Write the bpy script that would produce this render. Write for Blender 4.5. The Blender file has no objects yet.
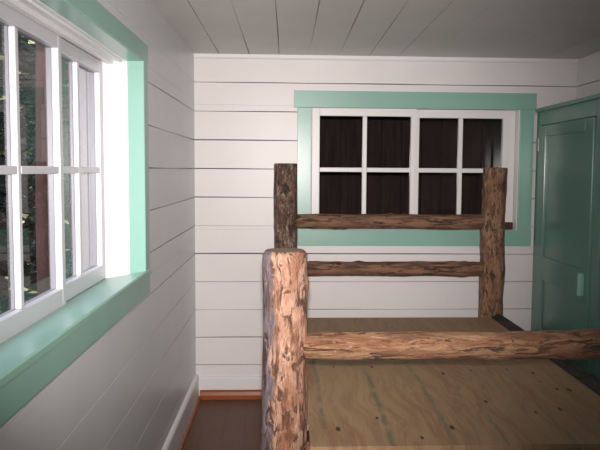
import bpy, bmesh, math, random
from mathutils import Vector, Matrix, noise

scene = bpy.context.scene
COL = scene.collection
PI = math.pi

# ------------------------------------------------------------------ camera
FPX, PPX, PPY = 650.0, 315.0, 215.0
yaw = math.atan((PPX - 287) / FPX)
pitch = math.atan((PPY - 170) / FPX)
roll = 0.007
fw = Vector((math.sin(yaw) * math.cos(pitch), math.cos(yaw) * math.cos(pitch), -math.sin(pitch)))
rt = Vector((math.cos(yaw), -math.sin(yaw), 0))
up = rt.cross(fw)
rt, up = math.cos(roll) * rt + math.sin(roll) * up, math.cos(roll) * up - math.sin(roll) * rt
cd = bpy.data.cameras.new('camera')
cam = bpy.data.objects.new('camera', cd)
COL.objects.link(cam)
cam.matrix_world = Matrix(((rt.x, up.x, -fw.x, 0.0), (rt.y, up.y, -fw.y, 0.0),
                           (rt.z, up.z, -fw.z, 1.5), (0, 0, 0, 1)))
cd.sensor_width = 36.0
cd.lens = FPX / 600 * 36
cd.shift_x = -(PPX - 300) / 600
cd.shift_y = (PPY - 225) / 600
cd.clip_start = 0.02
scene.camera = cam

# ------------------------------------------------------------------ world, lights, exposure
world = bpy.data.worlds.new('sky')
scene.world = world
world.use_nodes = True
bg = world.node_tree.nodes['Background']
bg.inputs[0].default_value = (0.82, 0.88, 1.0, 1)
bg.inputs[1].default_value = 2.9

# the camera's flash
fl = bpy.data.lights.new('camera_flash', 'SPOT')
fl.energy = 500
fl.color = (1.0, 0.915, 0.875)
fl.spot_size = math.radians(65)
fl.spot_blend = 1.0
fl.shadow_soft_size = 0.025
flo = bpy.data.objects.new('camera_flash', fl)
COL.objects.link(flo)
flo.location = (0.0, -0.02, 1.575)
flo.rotation_euler = (Vector((-0.10, 4.3, 1.35)) - flo.location).to_track_quat('-Z', 'Y').to_euler()

vs = scene.view_settings
vs.view_transform = 'Standard'
vs.look = 'None'
vs.gamma = 1
vs.use_curve_mapping = False
vs.exposure = 0.0


# ------------------------------------------------------------------ node helpers
class NT:
    def __init__(self, name):
        self.m = bpy.data.materials.new(name)
        self.m.use_nodes = True
        self.t = self.m.node_tree
        self.n = self.t.nodes
        self.b = self.n['Principled BSDF']

    def add(self, typ, **kw):
        nd = self.n.new(typ)
        for k, v in kw.items():
            setattr(nd, k, v)
        return nd

    def put(self, sock, v):
        if isinstance(v, (int, float)):
            sock.default_value = v
        elif isinstance(v, tuple):
            sock.default_value = v if len(v) == len(sock.default_value) else (*v, 1)
        else:
            self.t.links.new(v, sock)

    def coord(self, scale=(1, 1, 1), loc=(0, 0, 0)):
        tc = self.add('ShaderNodeTexCoord')
        mp = self.add('ShaderNodeMapping')
        mp.inputs['Scale'].default_value = scale
        mp.inputs['Location'].default_value = loc
        self.t.links.new(tc.outputs['Object'], mp.inputs['Vector'])
        return mp.outputs[0]

    def noise(self, vec, scale=5, detail=4, rough=0.55, dist=0.0):
        nd = self.add('ShaderNodeTexNoise')
        self.put(nd.inputs['Vector'], vec)
        nd.inputs['Scale'].default_value = scale
        nd.inputs['Detail'].default_value = detail
        nd.inputs['Roughness'].default_value = rough
        nd.inputs['Distortion'].default_value = dist
        return nd.outputs[0]

    def ramp(self, fac, stops, interp='LINEAR'):
        nd = self.add('ShaderNodeValToRGB')
        cr = nd.color_ramp
        cr.interpolation = interp
        while len(cr.elements) > len(stops):
            cr.elements.remove(cr.elements[-1])
        while len(cr.elements) < len(stops):
            cr.elements.new(1.0)
        for e, (p, c) in zip(cr.elements, stops):
            e.position = p
            e.color = (c, c, c, 1) if isinstance(c, (int, float)) else (*c, 1)
        self.put(nd.inputs[0], fac)
        return nd.outputs[0]

    def mix(self, fac, a, b, blend='MIX'):
        nd = self.add('ShaderNodeMix', data_type='RGBA', blend_type=blend)
        self.put(nd.inputs[0], fac)
        self.put(nd.inputs[6], a)
        self.put(nd.inputs[7], b)
        return nd.outputs[2]

    def math(self, op, a, b=0.0, c=0.0):
        nd = self.add('ShaderNodeMath', operation=op)
        self.put(nd.inputs[0], a)
        self.put(nd.inputs[1], b)
        self.put(nd.inputs[2], c)
        return nd.outputs[0]

    def sep(self, vec):
        nd = self.add('ShaderNodeSeparateXYZ')
        self.put(nd.inputs[0], vec)
        return nd.outputs

    def bump(self, h, strength=0.3, dist=0.01):
        nd = self.add('ShaderNodeBump')
        nd.inputs['Strength'].default_value = strength
        nd.inputs['Distance'].default_value = dist
        self.put(nd.inputs['Height'], h)
        self.t.links.new(nd.outputs[0], self.b.inputs['Normal'])

    def done(self, col, rough=0.5, spec=0.5):
        self.put(self.b.inputs['Base Color'], col)
        self.put(self.b.inputs['Roughness'], rough)
        self.b.inputs['Specular IOR Level'].default_value = spec
        return self.m


def srgb(r, g, b):
    f = lambda c: c / 12.92 if c <= 0.04045 else ((c + 0.055) / 1.055) ** 2.4
    return (f(r / 255), f(g / 255), f(b / 255))


def paint(name, col, var=0.06, rough=0.45, spec=0.4, scale=3.0, bump=0.08):
    t = NT(name)
    v = t.coord()
    n = t.noise(v, scale, 5, 0.6)
    a = tuple(c * (1 - var) for c in col)
    c = t.mix(t.ramp(n, [(0.3, 0.0), (0.7, 1.0)]), a, col)
    n2 = t.noise(v, 60, 3, 0.6)
    t.bump(n2, bump, 0.004)
    return t.done(c, rough, spec)


def make_log_material(name, base, warm, dark, grey, pale, seed=0.0, warm_amt=0.5, dark_amt=0.5, pale_amt=0.5, stretch=0.35,
                      rough=0.5, grey_side=None, scale=1.0):
    """peeled log: mottled sapwood, red-brown inner bark, dark bark flecks and pale patches with flash highlights painted in; grain runs along local Z"""
    t = NT(name)
    v = t.coord((scale, scale, scale * stretch), (seed, seed * 0.7, seed * 1.3))
    v2 = t.coord((scale, scale, scale * stretch), (seed * 2.3, seed * 1.9, seed))
    vf = t.coord((scale, scale, scale * stretch * 0.4), (seed * 2.1, seed, seed))
    big = t.noise(v, 16, 4, 0.6, 0.8)
    med = t.noise(v2, 30, 6, 0.72, 1.2)
    med2 = t.noise(v, 44, 6, 0.72, 1.6)
    fine = t.noise(vf, 110, 5, 0.75, 0.5)
    c = t.mix(t.ramp(big, [(0.62 - 0.3 * warm_amt, 0.0), (0.75 - 0.3 * warm_amt, 1.0)]), base, warm)
    c = t.mix(t.ramp(fine, [(0.38, 0.7), (0.56, 0.0)]), c, warm)
    c = t.mix(t.ramp(med2, [(0.70 - 0.2 * pale_amt, 0.0), (0.76 - 0.2 * pale_amt, 0.8)]), c, pale)  # pale flecks, also painting in the flash highlights on the logs
    if grey_side is not None:
        s = t.sep(t.coord())
        side = t.math('ADD', t.math('MULTIPLY', s[0], -1.0), t.math('MULTIPLY', t.math('SUBTRACT', big, 0.5), 0.10))
        gcol = t.mix(t.ramp(med2, [(0.42, 0.0), (0.58, 1.0)]), tuple(x * 0.55 for x in grey), grey)
        c = t.mix(t.ramp(side, [(grey_side, 0.0), (grey_side + 0.010, 0.95)]), c, gcol)
    dm = t.ramp(med, [(0.26 + 0.26 * dark_amt, 1.0), (0.31 + 0.26 * dark_amt, 0.0)])
    dcol = t.mix(t.ramp(big, [(0.4, 0.0), (0.6, 1.0)]), dark, tuple(0.45 * a + 0.55 * b_ for a, b_ in zip(dark, warm)))
    c = t.mix(t.math('MULTIPLY', dm, 0.92), c, dcol)
    c = t.mix(t.ramp(fine, [(0.32, 0.75), (0.40, 0.0)]), c, dark)
    h = t.math('ADD', t.math('MULTIPLY', med, 0.8), t.math('ADD', t.math('MULTIPLY', fine, 0.35), t.math('MULTIPLY', med2, 0.4)))
    t.bump(h, 0.9, 0.016)
    return t.done(c, rough, 0.45)


# ------------------------------------------------------------------ materials
WHITE = (0.78, 0.745, 0.735)
M = {}
M['wall_white'] = paint('white_board_paint', WHITE, 0.05, 0.38, 0.45)
M['wall_shaded'] = paint('white_board_paint_shaded', (0.68, 0.70, 0.71), 0.06, 0.34, 0.5)  # same white paint; the left wall's cooler, dimmer light is in the colour
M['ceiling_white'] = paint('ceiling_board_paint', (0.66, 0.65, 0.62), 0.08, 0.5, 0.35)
M['trim_white'] = paint('white_trim_paint', (0.80, 0.79, 0.79), 0.03, 0.35, 0.45)
M['sash_dimmed'] = paint('dimmed_white_sash_paint', (0.62, 0.61, 0.65), 0.03, 0.35, 0.45)  # white sash paint, darkened in colour for weaker light on the left window
M['sash_white'] = paint('white_sash_paint', (0.80, 0.78, 0.775), 0.03, 0.35, 0.45)
M['green'] = paint('sea_green_paint', srgb(141, 184, 170), 0.08, 0.30, 0.5)
M['cabinet_green'] = paint('cabinet_green_paint', srgb(102, 138, 126), 0.08, 0.22, 0.55, 2.0, 0.05)
M['exterior_grey'] = paint('outer_grey_paint', (0.30, 0.28, 0.30), 0.15, 0.8, 0.2)  # plain grey for the outer frame and outer sash parts
t = NT('dark_gap')
M['gap'] = t.done((0.10, 0.095, 0.095), 0.9, 0.1)
t = NT('dark_brown_board')  # plain dark brown boards
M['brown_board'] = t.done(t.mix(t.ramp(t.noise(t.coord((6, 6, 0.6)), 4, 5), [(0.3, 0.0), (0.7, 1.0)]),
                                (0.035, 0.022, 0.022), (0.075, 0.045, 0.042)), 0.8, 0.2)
t = NT('stained_shoe_wood')
M['shoe'] = t.done(t.mix(t.noise(t.coord((2, 30, 30)), 4, 4), srgb(120, 62, 28), srgb(165, 92, 46)), 0.4, 0.4)
t = NT('floor_boards')
v = t.coord((14, 1.2, 1))
M['floor'] = t.done(t.mix(t.ramp(t.noise(v, 3, 5), [(0.3, 0.0), (0.7, 1.0)]), srgb(92, 58, 38), srgb(102, 66, 44)), 0.45, 0.35)
t = NT('dark_stop_wood')
M['stop_wood'] = t.done(t.mix(t.noise(t.coord((4, 30, 30)), 6, 4), srgb(52, 34, 28), srgb(88, 58, 44)), 0.6, 0.3)

# glass: clear pane with a fresnel reflection
t = NT('window_glass')
tr = t.add('ShaderNodeBsdfTransparent')
tr.inputs[0].default_value = (0.93, 0.95, 0.95, 1)
gl = t.add('ShaderNodeBsdfGlossy')
gl.inputs['Roughness'].default_value = 0.02
geo = t.add('ShaderNodeNewGeometry')
dt = t.add('ShaderNodeVectorMath', operation='DOT_PRODUCT')
t.t.links.new(geo.outputs['Normal'], dt.inputs[0])
t.t.links.new(geo.outputs['Incoming'], dt.inputs[1])
cosi = t.math('ABSOLUTE', dt.outputs['Value'])
fr_out = t.math('ADD', 0.06, t.math('MULTIPLY', 0.94, t.math('POWER', t.math('SUBTRACT', 1.0, cosi), 5.0)))
mx = t.add('ShaderNodeMixShader')
t.t.links.new(fr_out, mx.inputs[0])
t.t.links.new(tr.outputs[0], mx.inputs[1])
t.t.links.new(gl.outputs[0], mx.inputs[2])
t.t.links.new(mx.outputs[0], t.n['Material Output'].inputs[0])
M['glass'] = t.m

M['log_near_post'] = make_log_material('peeled_log_pale', srgb(194, 156, 134), srgb(154, 108, 82), srgb(52, 26, 20), srgb(126, 114, 120),
                                       srgb(216, 184, 164), 3.1, 0.6, 0.72, 0.5, 0.34, 0.38, 0.036, 1.15)
M['log_near_rail'] = make_log_material('peeled_log_tan', srgb(168, 130, 96), srgb(134, 92, 66), srgb(62, 36, 30), srgb(150, 126, 116),
                                       srgb(196, 162, 138), 7.7, 0.55, 0.72, 0.55, 0.22, 0.40, None, 1.25)
M['log_head_post'] = make_log_material('barked_log_brown', srgb(128, 100, 85), srgb(92, 66, 53), srgb(32, 22, 20), srgb(150, 138, 130),
                                       srgb(198, 178, 168), 11.3, 0.5, 0.74, 0.72, 0.4, 0.45)
M['log_head_post_b'] = make_log_material('barked_log_orange_brown', srgb(152, 116, 88), srgb(116, 80, 58), srgb(36, 25, 20),
                                         srgb(92, 80, 74), srgb(190, 158, 130), 15.9, 0.45, 0.72, 0.62, 0.35, 0.45)
M['log_head_rail'] = make_log_material('barked_rail_brown', srgb(146, 110, 84), srgb(106, 74, 56), srgb(32, 22, 19), srgb(120, 100, 90),
                                       srgb(166, 130, 104), 21.3, 0.5, 0.70, 0.5, 0.2, 0.45)
M['log_side_rail'] = make_log_material('barked_rail_dark', srgb(62, 54, 50), srgb(48, 40, 36), srgb(22, 18, 18), srgb(84, 76, 74),
                                       srgb(92, 84, 80), 5.3, 0.5, 0.6, 0.4, 0.35, 0.65)
t = NT('sawn_end_grain')
s = t.sep(t.coord())
rr = t.math('SQRT', t.math('ADD', t.math('MULTIPLY', s[0], s[0]), t.math('MULTIPLY', s[1], s[1])))
rings = t.math('SINE', t.math('ADD', t.math('MULTIPLY', rr, 900), t.math('MULTIPLY', t.noise(t.coord(), 12), 9)))
M['end_grain'] = t.done(t.mix(t.ramp(rings, [(0.2, 0.0), (0.9, 1.0)]), srgb(122, 100, 84), srgb(158, 138, 122)), 0.75, 0.2)


def plywood_material():
    t = NT('plywood_sheet')
    v = t.coord()
    s = t.sep(v)
    x, y = s[0], s[1]
    wob = t.math('MULTIPLY', t.math('SUBTRACT', t.noise(t.coord((0.9, 0.55, 1)), 3.2, 2, 0.4), 0.5), 0.22)
    xw = t.math('ADD', x, wob)
    # cathedral grain
    comb = t.add('ShaderNodeCombineXYZ')
    t.put(comb.inputs[0], xw)
    t.put(comb.inputs[1], t.math('MULTIPLY', y, 0.10))
    g = t.noise(comb.outputs[0], 26, 4, 0.6, 0.8)
    c = t.mix(t.ramp(g, [(0.35, 0.0), (0.65, 1.0)]), srgb(162, 134, 102), srgb(148, 119, 90))
    g2 = t.noise(comb.outputs[0], 12, 3, 0.5, 1.4)
    c = t.mix(t.math('MULTIPLY', t.ramp(g2, [(0.56, 0.0), (0.62, 1.0), (0.66, 0.0)]), 0.42), c, srgb(132, 84, 64))
    comb2 = t.add('ShaderNodeCombineXYZ')
    t.put(comb2.inputs[0], x)
    t.put(comb2.inputs[1], t.math('MULTIPLY', y, 0.05))
    fine = t.noise(comb2.outputs[0], 160, 3, 0.6)
    c = t.mix(t.math('MULTIPLY', t.ramp(fine, [(0.3, 1.0), (0.5, 0.0)]), 0.3), c, srgb(110, 80, 56))
    # blue-green streaks in the sapwood
    sw = t.math('MULTIPLY', t.math('SUBTRACT', t.noise(t.coord((0.2, 2.6, 1)), 2.5, 2), 0.5), 0.05)
    xs = t.math('ADD', x, sw)
    for x0, w, a, y0, y1 in ((0.132, 0.009, 0.75, 2.25, 3.1), (0.36, 0.010, 0.8, 2.1, 2.95), (0.576, 0.010, 0.62, 2.1, 3.1),
                         (0.757, 0.006, 0.55, 2.1, 2.5), (0.99, 0.009, 0.4, 2.1, 2.9), (0.90, 0.006, 0.3, 2.5, 3.0)):
        d = t.math('ABSOLUTE', t.math('SUBTRACT', xs, x0))
        msk = t.ramp(t.math('DIVIDE', d, w * 1.5), [(0.2, a * 0.85), (1.0, 0.0)])
        br = t.ramp(t.noise(t.coord((4, 7, 1), (x0 * 9, 0, 0)), 1.6, 2), [(0.34, 0.15), (0.52, 1.0)])
        yy = t.math('MULTIPLY', t.math('GREATER_THAN', y, y0), t.math('LESS_THAN', y, y1))
        c = t.mix(t.math('MULTIPLY', t.math('MULTIPLY', msk, br), yy), c, srgb(84, 102, 80))
    # knots
    knots = [(0.22, 2.976), (0.4, 2.973), (0.184, 2.247), (0.337, 2.346), (0.711, 2.869), (0.849, 2.91), (0.797, 2.508),
             (0.594, 2.25), (0.468, 2.165), (1.125, 2.868), (1.111, 2.748), (1.145, 2.649), (1.191, 2.636),
             (0.953, 2.386), (1.06, 2.42), (1.024, 2.922), (0.35, 3.5), (0.9, 3.4), (0.62, 3.75), (1.1, 3.3)]
    for i, (kx, ky) in enumerate(knots):
        w = 0.0055 + 0.0045 * ((i * 37) % 5) / 4
        ln = w * 2.4
        dx = t.math('DIVIDE', t.math('SUBTRACT', x, kx), w)
        dy = t.math('DIVIDE', t.math('SUBTRACT', y, ky), ln)
        d = t.math('ADD', t.math('MULTIPLY', dx, dx), t.math('MULTIPLY', dy, dy))
        c = t.mix(t.ramp(d, [(0.45, 0.9), (1.0, 0.0)]), c, srgb(62, 36, 34) if i % 3 else srgb(48, 30, 46))
    t.bump(fine, 0.15, 0.002)
    return t.done(c, 0.55, 0.3)


M['plywood'] = plywood_material()


# ------------------------------------------------------------------ mesh helpers
def add_box(bm, x0, x1, y0, y1, z0, z1, bev=0.0, mat=0):
    vs_ = [bm.verts.new((x, y, z)) for z in (z0, z1) for y in (y0, y1) for x in (x0, x1)]
    fs = [bm.faces.new([vs_[i] for i in q]) for q in
          ((0, 2, 3, 1), (4, 5, 7, 6), (0, 1, 5, 4), (2, 6, 7, 3), (0, 4, 6, 2), (1, 3, 7, 5))]
    for f in fs:
        f.material_index = mat
    if bev > 0:
        es = list({e for f in fs for e in f.edges})
        bmesh.ops.bevel(bm, geom=es, offset=bev, segments=2, profile=0.5, affect='EDGES', clamp_overlap=True)


def obj(name, bm, mats, parent=None, loc=(0, 0, 0), smooth=False):
    me = bpy.data.meshes.new(name)
    bmesh.ops.recalc_face_normals(bm, faces=bm.faces)
    bm.to_mesh(me)
    bm.free()
    for m in (mats if isinstance(mats, (list, tuple)) else [mats]):
        me.materials.append(m)
    if smooth:
        for p in me.polygons:
            p.use_smooth = True
    o = bpy.data.objects.new(name, me)
    COL.objects.link(o)
    o.location = loc
    if parent:
        o.parent = parent
    return o


def boxes(name, lst, mats, parent=None, bev=0.002):
    bm = bmesh.new()
    for b in lst:
        add_box(bm, *b[:6], bev=bev, mat=b[6] if len(b) > 6 else 0)
    return obj(name, bm, mats, parent)


def empty(name, loc=(0, 0, 0), **props):
    o = bpy.data.objects.new(name, None)
    COL.objects.link(o)
    o.location = loc
    for k, v in props.items():
        o[k] = v
    return o


def tag(o, label=None, category=None, group=None, kind=None):
    for k, v in (('label', label), ('category', category), ('group', group), ('kind', kind)):
        if v:
            o[k] = v
    return o


def rect_minus(r, h):
    """rect (u0,u1,v0,v1) minus hole rect"""
    if h is None:
        return [r]
    u0, u1, v0, v1 = r
    a0, a1, b0, b1 = h
    if a1 <= u0 or a0 >= u1 or b1 <= v0 or b0 >= v1:
        return [r]
    out = []
    if v0 < b0: out.append((u0, u1, v0, b0))
    if v1 > b1: out.append((u0, u1, b1, v1))
    m0, m1 = max(v0, b0), min(v1, b1)
    if u0 < a0: out.append((u0, a0, m0, m1))
    if u1 > a1: out.append((a1, u1, m0, m1))
    return out


# ------------------------------------------------------------------ room
XL, XR, YB, YF, ZF, ZC = -0.606, 1.925, 4.3, -1.1, -0.03, 2.245
LINES = [2.064 - 0.1872 * k for k in range(-1, 12)]


def board_wall(name, plane, a0, a1, z0, z1, hole, mat, seed, thick=0.15, gapw=0.0035):
    """horizontal painted boards with irregular dark gaps over a solid wall; plane = function (u, depth, z) -> xyz"""
    rnd = random.Random(seed)
    bm = bmesh.new()
    bd = 0.018

    def box(u0, u1, d0, d1, v0, v1, mi):
        p = [plane(u, d, v) for v in (v0, v1) for d in (d0, d1) for u in (u0, u1)]
        vv = [bm.verts.new(q) for q in p]
        for q in ((0, 2, 3, 1), (4, 5, 7, 6), (0, 1, 5, 4), (2, 6, 7, 3), (0, 4, 6, 2), (1, 3, 7, 5)):
            f = bm.faces.new([vv[i] for i in q])
            f.material_index = mi

    edges = sorted([z for z in LINES if z0 < z < z1])
    rows = list(zip([z0] + edges, edges + [z1]))
    for (b0, b1) in rows:
        for (u0, u1, v0, v1) in rect_minus((a0, a1, b0, b1), hole):
            n = max(1, int((u1 - u0) / 0.16))
            lowgap = abs(v0 - b0) < 1e-6 and b0 > z0
            us = [u0 + (u1 - u0) * i / n for i in range(n + 1)]
            prof = []
            for i in range(n + 1):
                g = gapw * max(0.12, noise.noise((us[i] * 1.3 + seed * 7, b0 * 11.3, seed)) * 1.7 + 0.75) if lowgap else 0.0
                prof.append(v0 + g)
            front_b = [bm.verts.new(plane(us[i], 0, prof[i] + (0.0012 if lowgap else 0))) for i in range(n + 1)]
            edge_b = [bm.verts.new(plane(us[i], 0.0015, prof[i])) for i in range(n + 1)]
            back_b = [bm.verts.new(plane(us[i], bd, prof[i])) for i in range(n + 1)]
            front_t = [bm.verts.new(plane(us[i], 0, v1 - 0.0008)) for i in range(n + 1)]
            back_t = [bm.verts.new(plane(us[i], bd, v1)) for i in range(n + 1)]
            for i in range(n):
                bm.faces.new((front_b[i], front_b[i + 1], front_t[i + 1], front_t[i]))
                bm.faces.new((edge_b[i], edge_b[i + 1], front_b[i + 1], front_b[i]))
                bm.faces.new((back_b[i], back_b[i + 1], edge_b[i + 1], edge_b[i]))
                bm.faces.new((front_t[i], front_t[i + 1], back_t[i + 1], back_t[i]))
    for (u0, u1, v0, v1) in rect_minus((a0, a1, z0, z1), hole):
        box(u0, u1, bd, thick, v0, v1, 1)
    o = obj(name, bm, [mat, M['gap']])
    tag(o, kind='structure')
    return o


# openings: (u0,u1,z0,z1)
W1 = (1.20, 2.735, 1.035, 1.945)     # left wall, along y
W2 = (0.150, 1.550, 1.105, 1.920)    # back wall, along x
board_wall('wall_back', lambda u, d, z: (u, YB + d, z), XL - 0.15, XR + 0.15, ZF, ZC, W2, M['wall_white'], 1, 0.16, 0.0042)
board_wall('wall_left', lambda u, d, z: (XL - d, u, z), YF, YB, ZF, ZC, W1, M['wall_shaded'], 2, 0.16, 0.0026)
board_wall('wall_right', lambda u, d, z: (XR + d, u, z), YF, YB, ZF, ZC, None, M['wall_white'], 3, 0.15, 0.003)
board_wall('wall_front', lambda u, d, z: (u, YF - d, z), XL - 0.15, XR + 0.15, ZF, ZC, (-0.50, 0.30, 0.95, 1.85), M['brown_board'], 4, 0.15, 0.003)  # unseen wall; opening added for cool fill light, dark brown to cut bounce

# floor
bm = bmesh.new()
nb = 22
w = (XR - XL + 0.3) / nb
for i in range(nb):
    add_box(bm, XL - 0.15 + i * w + 0.0002, XL - 0.15 + (i + 1) * w - 0.0002, YF - 0.15, YB + 0.16, ZF - 0.03, ZF, 0.0002)
add_box(bm, XL - 0.15, XR + 0.15, YF - 0.15, YB + 0.16, ZF - 0.12, ZF - 0.03)
tag(obj('floor', bm, M['floor']), kind='structure')

# ceiling boards run towards the back wall
bm = bmesh.new()
cx = [-0.64 + 0.1945 * k for k in range(-1, 15)]
for i, (a, b) in enumerate(zip(cx, cx[1:])):
    n = 14
    ys = [YF - 0.15 + (YB - YF + 0.31) * j / n for j in range(n + 1)]
    gw = [0.0042 * max(0.1, noise.noise((y * 0.8, a * 9.1, 5.0)) * 1.8 + (0.85 if a < 0.6 else 0.45)) for y in ys]
    f0 = [bm.verts.new((a + g, y, ZC)) for g, y in zip(gw, ys)]
    f1 = [bm.verts.new((b, y, ZC)) for y in ys]
    t0 = [bm.verts.new((a + g, y, ZC + 0.018)) for g, y in zip(gw, ys)]
    t1 = [bm.verts.new((b, y, ZC + 0.018)) for y in ys]
    for j in range(n):
        bm.faces.new((f0[j], f1[j], f1[j + 1], f0[j + 1]))
        bm.faces.new((f0[j], f0[j + 1], t0[j + 1], t0[j]))
        bm.faces.new((f1[j], t1[j], t1[j + 1], f1[j + 1]))
add_box(bm, XL - 0.15, XR + 0.15, YF - 0.15, YB + 0.16, ZC + 0.018, ZC + 0.13, mat=1)
tag(obj('ceiling', bm, [M['ceiling_white'], M['gap']]), kind='structure')

# baseboards, shoe moulding, ceiling strip
def base_profile(name, pts, axis, a0, a1, mat):
    bm = bmesh.new()
    A = [bm.verts.new((p[0], a0, p[1]) if axis == 'y' else (a0, p[0], p[1])) for p in pts]
    B = [bm.verts.new((p[0], a1, p[1]) if axis == 'y' else (a1, p[0], p[1])) for p in pts]
    n = len(pts)
    for i in range(n):
        bm.faces.new((A[i], A[(i + 1) % n], B[(i + 1) % n], B[i]))
    bm.faces.new(A)
    bm.faces.new(B)
    return tag(obj(name, bm, mat), kind='structure')

base_profile('baseboard_left', [(XL - 0.003, ZF), (XL + 0.022, ZF), (XL + 0.022, 0.118), (XL + 0.017, 0.128), (XL + 0.009, 0.133),
                                (XL - 0.003, 0.136)], 'y', YF, YB, M['trim_white'])
base_profile('baseboard_back', [(YB + 0.003, ZF), (YB - 0.018, ZF), (YB - 0.018, 0.106), (YB - 0.012, 0.113), (YB + 0.003, 0.115)],
             'x', XL + 0.022, 1.66, M['trim_white'])
base_profile('baseboard_right', [(XR + 0.003, ZF), (XR - 0.02, ZF), (XR - 0.02, 0.112), (XR - 0.01, 0.118), (XR + 0.003, 0.12)],
             'y', YF, 3.2, M['trim_white'])
q = lambda c, r, s: [(c + s * r * math.cos(a), ZF + r * 1.0 * math.sin(a)) for a in [PI / 2 * i / 6 for i in range(7)]]
base_profile('trim_1', [(YB - 0.018, ZF), (YB - 0.044, ZF), (YB - 0.044, ZF + 0.028), (YB - 0.036, ZF + 0.048), (YB - 0.018, ZF + 0.058)],
             'x', XL + 0.03, 1.66, M['shoe'])
base_profile('trim_2', [(XL + 0.022, ZF)] + q(XL + 0.022, 0.018, 1), 'y', YF, YB - 0.018, M['shoe'])
base_profile('trim_3', [(YB + 0.002, ZC), (YB - 0.014, ZC), (YB - 0.014, ZC - 0.02), (YB - 0.008, ZC - 0.028), (YB + 0.002, ZC - 0.029)],
             'x', XL, XR, M['trim_white'])

# ------------------------------------------------------------------ windows
def sash(name, parent, plane, u0, u1, z0, z1, d, th, stiles, rails, mullion, zm, mw, mat, grey_back=False):
    """two-by-two pane sash; plane(u, depth, z)"""
    bm = bmesh.new()

    def bx(bm, a0, a1, d0, d1, b0, b1, bev=0.003):
        p0 = plane(a0, d0, b0)
        p1 = plane(a1, d1, b1)
        lo = [min(p0[i], p1[i]) for i in range(3)]
        hi = [max(p0[i], p1[i]) for i in range(3)]
        add_box(bm, lo[0], hi[0], lo[1], hi[1], lo[2], hi[2], bev)

    sl, sr = stiles
    full = th
    gd = d + th * 0.62
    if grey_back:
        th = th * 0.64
    rb, rtp = rails
    bx(bm, u0, u0 + sl, d, d + th, z0, z1)
    bx(bm, u1 - sr, u1, d, d + th, z0, z1)
    bx(bm, u0 + sl, u1 - sr, d, d + th, z0, z0 + rb)
    bx(bm, u0 + sl, u1 - sr, d, d + th, z1 - rtp, z1)
    s = obj(name, bm, mat, parent)
    if grey_back:      # the grey outer face of the sash, beyond the panes
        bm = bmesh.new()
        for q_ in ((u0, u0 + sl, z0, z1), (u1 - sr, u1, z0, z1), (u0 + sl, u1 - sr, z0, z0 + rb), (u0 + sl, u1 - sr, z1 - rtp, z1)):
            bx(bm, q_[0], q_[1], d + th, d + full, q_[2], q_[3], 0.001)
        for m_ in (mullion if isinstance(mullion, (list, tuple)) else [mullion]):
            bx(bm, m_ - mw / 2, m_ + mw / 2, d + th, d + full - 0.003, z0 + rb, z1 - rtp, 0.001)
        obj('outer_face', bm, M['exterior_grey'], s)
    e = 0.004
    mull = mullion if isinstance(mullion, (list, tuple)) else [mullion]
    lo = [u0 + sl] + [m + mw / 2 for m in mull]
    hi = [m - mw / 2 for m in mull] + [u1 - sr]
    bm = bmesh.new()
    for m in mull:
        bx(bm, m - mw / 2, m + mw / 2, d + e, d + th - (0 if grey_back else e), z0 + rb, z1 - rtp, 0.004)
    for a0, a1 in zip(lo, hi):
        bx(bm, a0, a1, d + e, d + th - e, zm - mw / 2, zm + mw / 2, 0.004)
    obj('muntin', bm, mat, s)
    bm = bmesh.new()
    for a0, a1 in zip(lo, hi):
        for b0, b1 in ((z0 + rb - 0.004, zm - mw / 2 + 0.004), (zm + mw / 2 - 0.004, z1 - rtp + 0.004)):
            bm.faces.new([bm.verts.new(plane(*q_)) for q_ in
                          ((a0 - 0.004, gd, b0), (a1 + 0.004, gd, b0), (a1 + 0.004, gd, b1), (a0 - 0.004, gd, b1))])
    obj('glass', bm, M['glass'], s)
    return s


# window_1: left wall
pl = lambda u, d, z: (XL - d, u, z)
w1 = empty('window_1', (XL, 2.07, 0.96), kind='structure')
w1.matrix_world = Matrix.Identity(4)
CX = -0.590
y0, y1, z0, z1 = W1
boxes('casing', [(XL - 0.001, CX, y1 - 0.002, y1 + 0.074, 1.066, z1 + 0.0)], M['green'], w1, 0.002)
boxes('casing', [(XL - 0.001, CX, y0 - 0.074, y0 + 0.002, 1.066, z1 + 0.0)], M['green'], w1, 0.002)
boxes('casing', [(XL - 0.001, CX + 0.002, y0 - 0.076, y1 + 0.076, z1 - 0.002, z1 + 0.072)], M['green'], w1, 0.002)
boxes('apron', [(XL - 0.001, CX - 0.001, y0 - 0.076, y1 + 0.08, 0.964, 1.052)], M['green'], w1, 0.002)
# sloping sill
bm = bmesh.new()
prof = [(CX + 0.006, 1.050), (CX + 0.006, 1.068), (CX + 0.002, 1.073), (XL - 0.16, 1.040), (XL - 0.16, 1.020), (XL, 1.045)]
ya, yb = y0 - 0.078, y1 + 0.082
def sill_seg(bm, pts, a0, a1):
    A = [bm.verts.new((p[0], a0, p[1])) for p in pts]
    B = [bm.verts.new((p[0], a1, p[1])) for p in pts]
    for i in range(len(pts)):
        j = (i + 1) % len(pts)
        bm.faces.new((A[i], A[j], B[j], B[i]))
    bm.faces.new(A)
    bm.faces.new(B)
sill_seg(bm, prof, y0, y1)
end = [(CX + 0.006, 1.050), (CX + 0.006, 1.068), (CX + 0.002, 1.073), (XL - 0.0, 1.0705), (XL - 0.0, 1.050)]
sill_seg(bm, end, ya, y0)
sill_seg(bm, end, y1, yb)
obj('sill', bm, M['green'], w1)
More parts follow.
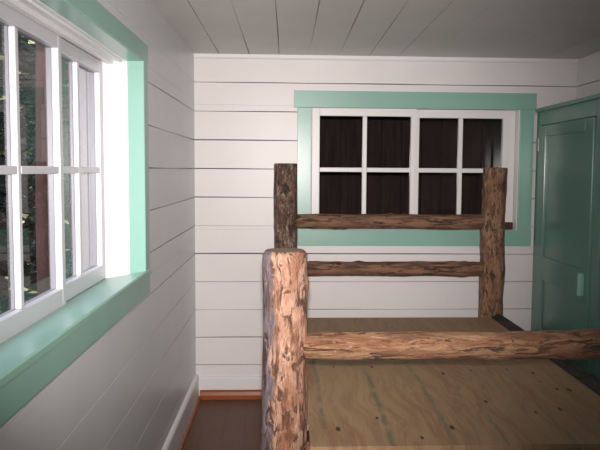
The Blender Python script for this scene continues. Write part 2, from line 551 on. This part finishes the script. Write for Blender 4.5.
# inner green reveal on jambs and head, then white jamb liner and stops
GX = -0.657
boxes('reveal', [(GX, CX - 0.002, y1 - 0.003, y1 + 0.012, 1.045, z1), (GX, CX - 0.002, y0 - 0.012, y0 + 0.003, 1.045, z1),
                 (GX, CX - 0.002, y0, y1, z1 - 0.004, z1 + 0.012)], M['green'], w1, 0.001)
boxes('jamb', [(-0.775, GX, y1 - 0.004, y1 + 0.014, 1.03, z1), (-0.775, GX, y0 - 0.014, y0 + 0.004, 1.03, z1),
               (-0.775, GX, y0, y1, z1 - 0.006, z1 + 0.014),
               (-0.735, -0.715, y1 - 0.013, y1 - 0.003, 1.045, z1 - 0.004),
               (-0.735, -0.712, y0, y1, z1 - 0.02, z1 - 0.004),
               (-0.690, -0.675, y0, y1, z1 - 0.012, z1 - 0.004)], M['trim_white'], w1, 0.002)
boxes('outer_frame', [(-0.885, -0.775, y1 - 0.004, y1 + 0.03, 1.0, z1), (-0.885, -0.775, y0 - 0.03, y0 + 0.004, 1.0, z1),
                      (-0.885, -0.775, y0, y1, z1 - 0.006, z1 + 0.03),
                      (-0.90, -0.766, y0, y1, 1.0, 1.035)], M['exterior_grey'], w1, 0.002)
sash('sash', w1, pl, y0 + 0.003, 2.194, 1.043, z1 - 0.008, 0.134, 0.036, (0.045, 0.032), (0.060, 0.050), (1.525, 1.848), 1.494, 0.024, M['sash_dimmed'], True)
sash('sash', w1, pl, 2.196, y1 - 0.006, 1.043, z1 - 0.010, 0.150, 0.036, (0.016, 0.045), (0.060, 0.050), 2.428, 1.494, 0.024, M['sash_dimmed'], True)

# window_2: back wall
pb = lambda u, d, z: (u, YB + d, z)
w2 = empty('window_2', kind='structure')
YC = YB - 0.018
boxes('casing', [(0.065, 0.155, YC, YB + 0.001, 1.10, 1.908)], M['green'], w2, 0.002)
boxes('casing', [(1.545, 1.636, YC, YB + 0.001, 1.10, 1.908)], M['green'], w2, 0.002)
boxes('casing', [(0.042, 1.648, YC - 0.006, YB + 0.001, 1.908, 2.016)], M['green'], w2, 0.002)
boxes('casing', [(0.068, 1.638, YC - 0.001, YB + 0.001, 0.998, 1.106)], M['green'], w2, 0.002)
boxes('jamb', [(0.140, 0.160, YB - 0.002, YB + 0.15, 1.10, 1.925), (1.540, 1.560, YB - 0.002, YB + 0.15, 1.10, 1.925),
               (0.150, 1.550, YB - 0.002, YB + 0.15, 1.912, 1.93), (0.150, 1.550, YB - 0.002, YB + 0.15, 1.095, 1.108)],
      M['trim_white'], w2, 0.002)
sash('sash', w2, pb, 0.162, 0.858, 1.110, 1.910, 0.022, 0.036, (0.052, 0.036), (0.044, 0.052), 0.514, 1.503, 0.030, M['sash_white'])
sash('sash', w2, pb, 0.846, 1.538, 1.110, 1.910, 0.060, 0.036, (0.040, 0.082), (0.044, 0.056), 1.168, 1.503, 0.030, M['sash_white'])

# small dark wood stop block lying in the window track
blk = boxes('stop_block', [(1.462, 1.515, YB - 0.012, YB + 0.018, 1.1085, 1.158)], M['stop_wood'], None, 0.003)
tag(blk, 'small dark brown wood block in the lower right corner of the back window', 'wood block')

# ------------------------------------------------------------------ green cabinet
cab = empty('wall_cabinet', (1.66, 3.8, ZF))
tag(cab, 'tall sea green painted cabinet with panelled door against the right wall', 'cabinet')
def cab_boxes(name, lst, parent, bev=0.003, mat='cabinet_green'):
    o = boxes(name, lst, M[mat], parent, bev)
    if parent is cab:
        o.matrix_parent_inverse = Matrix.Translation(cab.location).inverted()
    return o
CF = 1.66
cy0, cy1 = 3.36, YB - 0.021
cab_boxes('body', [(CF + 0.012, XR - 0.022, cy0, cy1, ZF, 1.885)], cab)
cab_boxes('face_frame', [(CF - 0.006, CF + 0.013, 4.225, cy1, ZF, 1.89), (CF - 0.006, CF + 0.013, cy0, 3.445, ZF, 1.89),
                         (CF - 0.006, CF + 0.013, 3.445, 4.225, 1.80, 1.89), (CF - 0.006, CF + 0.013, 3.445, 4.225, ZF, 0.07)], cab)
cab_boxes('top', [(CF - 0.022, XR - 0.001, cy0 - 0.02, cy1, 1.889, 1.913)], cab)
d0, d1, dz0, dz1 = 3.450, 4.220, 0.075, 1.795
DX = CF - 0.016
door = cab_boxes('door', [(DX, CF + 0.006, 4.105, d1, dz0, dz1), (DX, CF + 0.006, d0, 3.555, dz0, dz1),
                          (DX, CF + 0.006, 3.555, 4.105, 1.725, dz1), (DX, CF + 0.006, 3.555, 4.105, 0.80, 0.955),
                          (DX, CF + 0.006, 3.555, 4.105, dz0, 0.19)], cab)
def sub(name, lst, bev=0.002, mat='cabinet_green', smooth=False):
    return boxes(name, lst, M[mat], door, bev)
sub('panel', [(CF - 0.003, CF + 0.004, 3.55, 4.11, 0.95, 1.73)])
sub('panel', [(CF - 0.003, CF + 0.004, 3.55, 4.11, 0.185, 0.805)])
sub('handle', [(DX - 0.030, DX + 0.001, 3.494, 3.522, 0.812, 0.938)], 0.006, 'green')
for hz in (1.63, 0.28):
    sub('hinge', [(DX - 0.005, DX + 0.001, 4.205, 4.245, hz, hz + 0.09)], 0.002)

# ------------------------------------------------------------------ log bed
bed = empty('log_bed', (0.65, 3.1, ZF))
tag(bed, 'rustic peeled log bed frame with bare plywood platform in front of the back window', 'bed')
BI = Matrix.Translation(bed.location).inverted()


def log(name, length, r0, r1, seed, mat, start, direction, bend=0.0, nseg=28, chamfer=0.012, knots=5, taper_ends=0.0, rough=1.0,
        label=None):
    """a debarked log along local +Z with bumps, knots and sawn ends"""
    rnd = random.Random(seed)
    bm = bmesh.new()
    nr = max(24, int(length / 0.022))
    ks = [(rnd.uniform(0.08, 0.92) * length, rnd.uniform(0, 2 * PI), rnd.uniform(0.02, 0.035), rnd.uniform(0.005, 0.011)) for _ in range(knots)]
    ph = rnd.uniform(0, 6)
    stations = [0.0]
    zs = [length * i / nr for i in range(nr + 1)]
    zs = sorted(set([0.0, chamfer * 0.5, chamfer] + [z for z in zs if chamfer * 1.2 < z < length - chamfer * 1.2] +
                    [length - chamfer, length - chamfer * 0.5, length]))
    rows = []
    for z in zs:
        tt = z / length
        r = r0 + (r1 - r0) * tt
        e = min(z, length - z)
        if e < chamfer:
            k = 1 - e / chamfer
            r -= chamfer * 0.75 * k
        if taper_ends and e < taper_ends:
            r *= 0.80 + 0.20 * math.sin(PI / 2 * e / taper_ends)
        bx = bend * math.sin(PI * tt) + 0.004 * noise.noise((0, seed, z * 2.5))
        by = 0.6 * bend * math.sin(PI * tt * 1.7 + ph) * tt * (1 - tt) * 2 + 0.004 * noise.noise((seed, 3, z * 2.5))
        row = []
        for j in range(nseg):
            a = 2 * PI * j / nseg
            ca, sa = math.cos(a), math.sin(a)
            d = 0.0042 * noise.noise((ca * 1.3 + seed * 3.1, sa * 1.3, z * 3.5)) \
                + 0.0030 * noise.noise((ca * 3.0, sa * 3.0 + seed * 1.7, z * 9)) \
                + 0.0016 * noise.noise((ca * 7.0 + seed, sa * 7.0, z * 22))
            d *= rough
            for kz, ka, kw, kh in ks:
                da = (a - ka + PI) % (2 * PI) - PI
                dd = ((z - kz) / kw) ** 2 + (da * r0 / kw) ** 2
                if dd < 6:
                    d += kh * math.exp(-dd * 1.4)
            rr_ = max(0.004, r + d)
            row.append(bm.verts.new((bx + rr_ * ca, by + rr_ * sa, z)))
        rows.append(row)
    for A, B in zip(rows, rows[1:]):
        for j in range(nseg):
            f = bm.faces.new((A[j], A[(j + 1) % nseg], B[(j + 1) % nseg], B[j]))
            f.smooth = True
    for row in (rows[0], rows[-1]):
        cv = bm.verts.new(sum((v.co for v in row), Vector()) / nseg)
        for j in range(nseg):
            f = bm.faces.new((row[j], row[(j + 1) % nseg], cv))
            f.material_index = 1
    o = obj(name, bm, [mat, M['end_grain']], bed)
    rot = Vector(direction).to_track_quat('Z', 'Y').to_matrix().to_4x4() if direction[2] == 0 else Matrix.Identity(4)
    o.matrix_parent_inverse = BI
    o.matrix_basis = Matrix.Translation(Vector(start)) @ rot
    if label:
        o['label'] = label
    return o


# posts: foot pair then head pair
log('post', 1.228 - ZF, 0.081, 0.076, 11, M['log_near_post'], (-0.006, 2.2, ZF), (0, 0, 1), 0.0, 36, 0.014, 7,
    label='pale peeled foot post with rough knots, nearest the window')
log('post', 1.215 - ZF, 0.077, 0.075, 12, M['log_near_post'], (1.345, 2.2, ZF), (0, 0, 1), 0.0, 32, 0.014, 6)
log('post', 1.540 - ZF, 0.075, 0.073, 13, M['log_head_post'], (-0.011, 4.08, ZF), (0, 0, 1), 0.003, 30, 0.007, 6,
    label='dark brown head post on the left')
log('post', 1.522 - ZF, 0.081, 0.074, 14, M['log_head_post_b'], (1.316, 4.08, ZF), (0, 0, 1), -0.006, 30, 0.007, 10, rough=2.0,
    label='knobbly brown head post on the right')
# rails
log('headboard_rail', 1.25, 0.044, 0.047, 21, M['log_head_rail'], (0.03, 4.08, 1.178), (1, 0, 0), 0.0, 24, 0.008, 6, 0.05)
log('headboard_rail', 1.25, 0.045, 0.047, 22, M['log_head_rail'], (0.03, 4.08, 0.876), (1, 0, 0), 0.004, 24, 0.008, 7, 0.05)
log('footboard_rail', 1.27, 0.047, 0.051, 23, M['log_near_rail'], (0.038, 2.2, 0.896), (1, 0, 0), 0.0, 32, 0.012, 8, 0.06,
    label='tan peeled log rail across the foot of the bed')
log('footboard_rail', 1.27, 0.046, 0.048, 24, M['log_near_rail'], (0.038, 2.2, 0.513), (1, 0, 0), 0.0, 24, 0.012, 4, 0.06)
log('side_rail', 1.80, 0.052, 0.050, 25, M['log_side_rail'], (1.338, 2.24, 0.548), (0, 1, 0), 0.0, 24, 0.012, 6, 0.06,
    label='dark barked side rail on the cabinet side')
log('side_rail', 1.80, 0.050, 0.050, 26, M['log_side_rail'], (-0.008, 2.24, 0.540), (0, 1, 0), 0.0, 24, 0.012, 6, 0.06)

# plywood platform with notched corners
bm = bmesh.new()
pts = [(0.080, 2.10), (1.250, 2.10), (1.250, 2.285), (1.286, 2.285), (1.286, 3.992), (0.046, 3.992), (0.046, 2.285), (0.080, 2.285)]
A = [bm.verts.new((x, y, 0.562)) for x, y in pts]
B = [bm.verts.new((x, y, 0.582)) for x, y in pts]
bm.faces.new(A)
bm.faces.new(B)
for i in range(len(pts)):
    j = (i + 1) % len(pts)
    bm.faces.new((A[i], A[j], B[j], B[i]))
o = obj('plywood_platform', bm, M['plywood'], bed)
o.matrix_parent_inverse = BI
o['label'] = 'bare plywood sheet with green streaks and dark knots'

# ------------------------------------------------------------------ outside
t = NT('forest_soil')
M['soil'] = t.done(t.mix(t.noise(t.coord(), 2.5, 6, 0.7), (0.008, 0.010, 0.007), (0.024, 0.024, 0.016)), 0.95, 0.1)
bm = bmesh.new()
nx, ny = 26, 34
gv = {}
for i in range(nx + 1):
    for j in range(ny + 1):
        x = -12 + (12 - 0.95) * i / nx
        y = -4 + 22 * j / ny
        dd = max(0.0, (-x - 3.4) * 0.9 + max(0.0, (y - 6.6)) * 0.95)
        z = ZF - 0.35 + min(7.5, 0.62 * dd ** 1.25) * (1.0 if y > 2 else max(0.0, (y + 1) / 3)) + 0.12 * noise.noise((x, y, 3))
        gv[i, j] = bm.verts.new((x, y, z))
for i in range(nx):
    for j in range(ny):
        bm.faces.new((gv[i, j], gv[i + 1, j], gv[i + 1, j + 1], gv[i, j + 1]))
tag(obj('ground', bm, M['soil']), kind='structure')

def leaf_mat(name, a, b, hi):
    t = NT(name)
    oi = t.add('ShaderNodeNewGeometry')
    c = t.ramp(oi.outputs['Random Per Island'], [(0.0, a), (0.75, b), (0.955, b), (0.97, hi), (1.0, hi)])  # a few leaves painted bright yellow as sunlit specks
    return t.done(c, 0.5, 0.3)

M['leaf_dark'] = leaf_mat('dark_leaves', (0.004, 0.007, 0.006), (0.014, 0.022, 0.016), (0.85, 0.74, 0.36))
M['leaf_blue'] = leaf_mat('blue_green_leaves', (0.005, 0.010, 0.010), (0.022, 0.038, 0.034), (0.75, 0.68, 0.38))
t = NT('tree_bark')
M['bark'] = t.done(t.mix(t.noise(t.coord((1, 1, 0.15)), 14, 5), (0.06, 0.03, 0.027), (0.16, 0.085, 0.075)), 0.9, 0.15)


def tree(name, label, x, y, h, tr_, crown_r, crown_z0, crown_z1, nleaf, seed, lm, core=True, cat='tree', group=None, ls=0.05):
    rnd = random.Random(seed)
    root = empty(name, (x, y, 0))
    tag(root, label, cat, group)
    zg = ZF - 0.5
    bm = bmesh.new()
    prev = None
    for k in range(13):
        z = zg + (h - zg) * k / 12
        r = tr_ * (1.05 - 0.3 * k / 12)
        ox = 0.05 * noise.noise((seed, 1.1, z * 0.5))
        ring = []
        for j in range(12):
            a = 2 * PI * j / 12
            rr_ = r * (1 + 0.12 * noise.noise((math.cos(a) * 2 + seed, math.sin(a) * 2, z * 2)))
            ring.append(bm.verts.new((ox + rr_ * math.cos(a), rr_ * math.sin(a), z)))
        if prev:
            for j in range(12):
                bm.faces.new((prev[j], prev[(j + 1) % 12], ring[(j + 1) % 12], ring[j])).smooth = True
        prev = ring
    bm.faces.new(prev)
    obj('trunk', bm, M['bark'], root)
    bm = bmesh.new()
    for k in range(nleaf):
        u = rnd.random()
        z = crown_z0 + (crown_z1 - crown_z0) * u
        rad = crown_r * (0.55 + 0.45 * math.sin(PI * min(1, u * 0.9 + 0.1))) * rnd.uniform(0.35, 1.0) ** 0.5
        a = rnd.uniform(0, 2 * PI)
        rad *= 0.8 + 0.5 * noise.noise((math.cos(a) * 2 + seed, math.sin(a) * 2, z * 1.6))
        c = Vector((rad * math.cos(a), rad * math.sin(a), z))
        L = ls * rnd.uniform(0.6, 1.5)
        W = L * rnd.uniform(0.35, 0.55)
        q_ = Matrix.Rotation(rnd.uniform(0, 6.3), 3, 'Z') @ Matrix.Rotation(rnd.uniform(-1.2, 1.2), 3, 'X') @ Matrix.Rotation(rnd.uniform(-0.8, 0.8), 3, 'Y')
        vv = [bm.verts.new(c + q_ @ Vector(p)) for p in ((-L, 0, 0), (-0.2 * L, -W, 0.1 * L), (L, 0, -0.1 * L), (-0.2 * L, W, 0.1 * L))]
        bm.faces.new(vv)
    obj('foliage', bm, M[lm], root)
    return root

tree('spruce', 'dark leafy evergreen outside the left window, nearest its left edge', -2.98, 6.5, 6.0, 0.12, 0.70, -0.1, 5.6, 5200, 1, 'leaf_dark', group=None)
tree('spruce', 'bluish green tree outside the left window behind the red-brown trunk', -2.85, 8.6, 6.5, 0.12, 0.85, -0.2, 6.0, 5200, 2, 'leaf_blue')
tree('pine', 'slim red-brown tree trunk standing outside the left window', -1.83, 5.0, 6.5, 0.06, 0.9, 4.2, 6.3, 1500, 3, 'leaf_dark')
tree('spruce', 'dark evergreen outside the left window, farthest back up the bank', -3.3, 11.2, 7.5, 0.15, 1.2, 0.5, 7.2, 5200, 4, 'leaf_dark')

# dark brown boards outside the back window, with roof and sides added for darkness
bm = bmesh.new()
for k in range(34):
    x = -1.4 + 0.19 * k
    add_box(bm, x + 0.004, x + 0.186, 6.1, 6.125, ZF, 2.75, 0.003)
add_box(bm, -1.4, 5.1, 6.125, 6.2, ZF, 2.75)
add_box(bm, -1.45, -1.38, YB + 0.17, 6.2, ZF, 2.75)
add_box(bm, 5.06, 5.14, YB + 0.17, 6.2, ZF, 2.75)
add_box(bm, -1.45, 5.14, YB + 0.17, 6.2, 2.55, 2.62)
add_box(bm, -1.45, 5.14, YB + 0.165, 6.2, ZF - 0.06, ZF)
add_box(bm, -1.45, XL - 0.16, YB + 0.165, YB + 0.2, ZF, 2.6)
add_box(bm, XR + 0.15, 5.14, YB + 0.165, YB + 0.2, ZF, 2.6)
add_box(bm, -1.45, 5.14, YB + 0.165, YB + 0.2, ZC + 0.1, 2.6)
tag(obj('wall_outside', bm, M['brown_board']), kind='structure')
